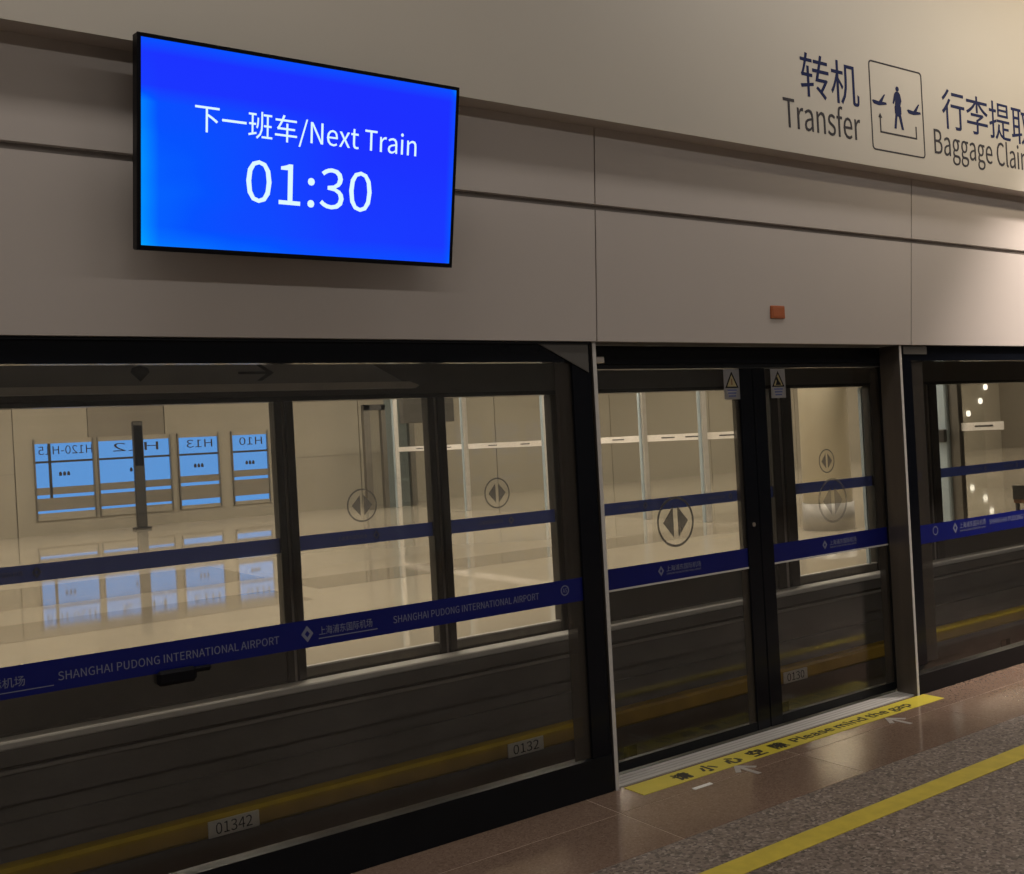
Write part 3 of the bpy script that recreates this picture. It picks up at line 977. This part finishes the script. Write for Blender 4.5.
# hanging dark sign in the hall
hs = thing('hanging_sign', 'small dark sign panel hanging in the far hall behind the frames', 'sign', (7.02, 8.05, 1.95))
box('panel', 6.63, 7.41, 8.0, 8.10, 1.95, 2.39, 'header_grey', hs, 0.01)
for lx_ in (6.73, 7.31):
    box('rod', lx_ - 0.012, lx_ + 0.012, 8.04, 8.06, 2.39, 4.8, 'profile', hs)

# ------------------------------------------------------------------ far platform: screens and doors
fh = thing('header_beam', 'dark grey header beam above the far platform screens', 'header', (8, FY, 2.05))
box('beam', -7, 40, FY - 0.04, FY + 0.14, 2.075, 2.75, 'header_grey', fh)
box('lower_rail', -7, 40, FY - 0.05, FY + 0.10, 2.040, 2.074, 'black_metal', fh)
structure(box('wall_far_fascia', -7, 40, FY + 0.10, FY + 0.40, 2.751, 5.0, 'hall_wall_dark'))
sb = thing('direction_board', 'dark signboard with silver lower edge, its arrow and slanting right end shaped after a reflection', 'sign', (1, FY - 0.06, 2.10))
prism_xz('board', [(-6, 2.165), (3.93, 2.165), (3.36, 2.46), (-6, 2.46)], FY - 0.09, FY - 0.042, 'board_grey', sb)  # slanting end follows a reflection in the glass
prism_xz('silver_edge', [(-6, 2.115), (4.03, 2.115), (4.06, 2.135), (3.98, 2.164), (-6, 2.164)], FY - 0.11, FY - 0.042, 'silver_pale', sb)
ya = FY - 0.0905
prism_xz('reflected_arrow_shaft', [(2.64, 2.232), (2.86, 2.232), (2.86, 2.250), (2.64, 2.250)], ya - 0.002, ya, 'ink_dark', sb)  # arrow reflected in the glass, modelled as a solid mark on the board
prism_xz('reflected_arrow_head', [(2.90, 2.241), (2.81, 2.296), (2.772, 2.296), (2.855, 2.241), (2.772, 2.186), (2.81, 2.186)], ya - 0.0025, ya, 'ink_dark', sb)
prism_xz('pin_mark', [(1.98, 2.19), (2.04, 2.25), (2.03, 2.28), (1.98, 2.295), (1.93, 2.28), (1.92, 2.25)], ya - 0.002, ya, 'ink_dark', sb)

FG0 = 0.06


def far_post(a, b, label):
    t = thing('screen_mullion', label, 'post', ((a + b) / 2, FY, 0), 'mullions of the far platform screen')
    w_ = b - a
    box('profile', a, a + w_ * 0.40, FY - 0.03, FY + 0.07, 0.0, 2.04, 'profile', t, 0.006)
    box('profile', a + w_ * 0.56, b, FY - 0.045, FY + 0.05, 0.0, 2.04, 'profile', t, 0.006)
    box('light_seal', a + w_ * 0.40, a + w_ * 0.56, FY - 0.015, FY + 0.03, 0.0, 2.04, 'steel_dull', t)


def far_panel(a, b, label, sym, cat='screen panel', name='platform_screen', logos=()):
    t = thing(name, label, cat, ((a + b) / 2, FY, 0), 'glass panels of the far platform screen')
    box('glass', a, b, FY, FY + 0.012, 0.14 if name == 'sliding_door' else 0.313, 2.039, 'glass_far', t)
    dr = name == 'sliding_door'
    box('bottom_rail', a, b, FY - 0.02, FY + 0.04, 0.0, FG0, 'profile_light', t, 0.004)
    kz = 0.125 if dr else 0.30
    box('kick_panel', a, b, FY - 0.012, FY + 0.03, FG0, kz, 'profile_light' if dr else 'header_grey', t)
    box('kick_trim', a, b, FY - 0.016, FY + 0.03, kz, kz + 0.012, 'sill_grey', t)
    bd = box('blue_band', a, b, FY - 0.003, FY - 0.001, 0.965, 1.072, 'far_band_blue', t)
    for lx_ in logos:
        logo(lx_, 1.020, 0.036, FY - 0.0031, bd)
        if lx_ - 0.33 > a:
            text('chinese_lettering', '上海浦东国际机场', lx_ - 0.20, 1.022, 0.24, 0.032, FY - 0.0031, 'band_text', bd, thick=0.0005)
    if sym:
        symbol(sym[0], sym[1], 0.125, FY - 0.0003, t)
    return t


far_panel(-2.4, 2.91, 'far fixed glass screen in front of the blue reflected windows', None, logos=(1.31,))
far_post(2.91, 3.05, 'dark double mullion of the far screen right of the blue reflected windows')
far_panel(3.05, 4.17, 'far door leaf with arrow circle nearest the blue reflected windows', (3.575, 1.252), 'door', 'sliding_door', (3.68,))
far_post(4.17, 4.32, 'dark double mullion between the two far door leaves')
far_panel(4.32, 5.37, 'second far door leaf with arrow circle, left of the near door post', (4.796, 1.252), 'door', 'sliding_door', (4.92,))
far_post(5.37, 5.55, 'dark double mullion of the far screen just left of the near door post')
far_panel(5.55, 8.10, 'wide far glass screen seen through the left sliding door', None, logos=(6.4, 7.5))
far_post(8.10, 8.40, 'broad dark mullion of the far screen behind the right sliding door')
fd = far_panel(8.40, 9.70, 'far door leaf with arrow circle before the beige column', (8.96, 1.274), 'door', 'sliding_door')
far_post(9.70, 9.99, 'broad dark mullion of the far screen right of the beige column')
far_panel(9.99, 10.62, 'narrow far glass screen behind the second near post', None)
far_post(10.62, 10.92, 'rightmost dark mullion of the far screen')
far_panel(10.92, 16.0, 'far glass screen at the right edge with the lamp reflections behind', None, logos=(11.9, 12.6))
for k in range(2):
    box('grip', 8.44 + 1.16 * k, 8.47 + 1.16 * k, FY + 0.014, FY + 0.05, 0.0, 2.03, 'glass_edge', fd)
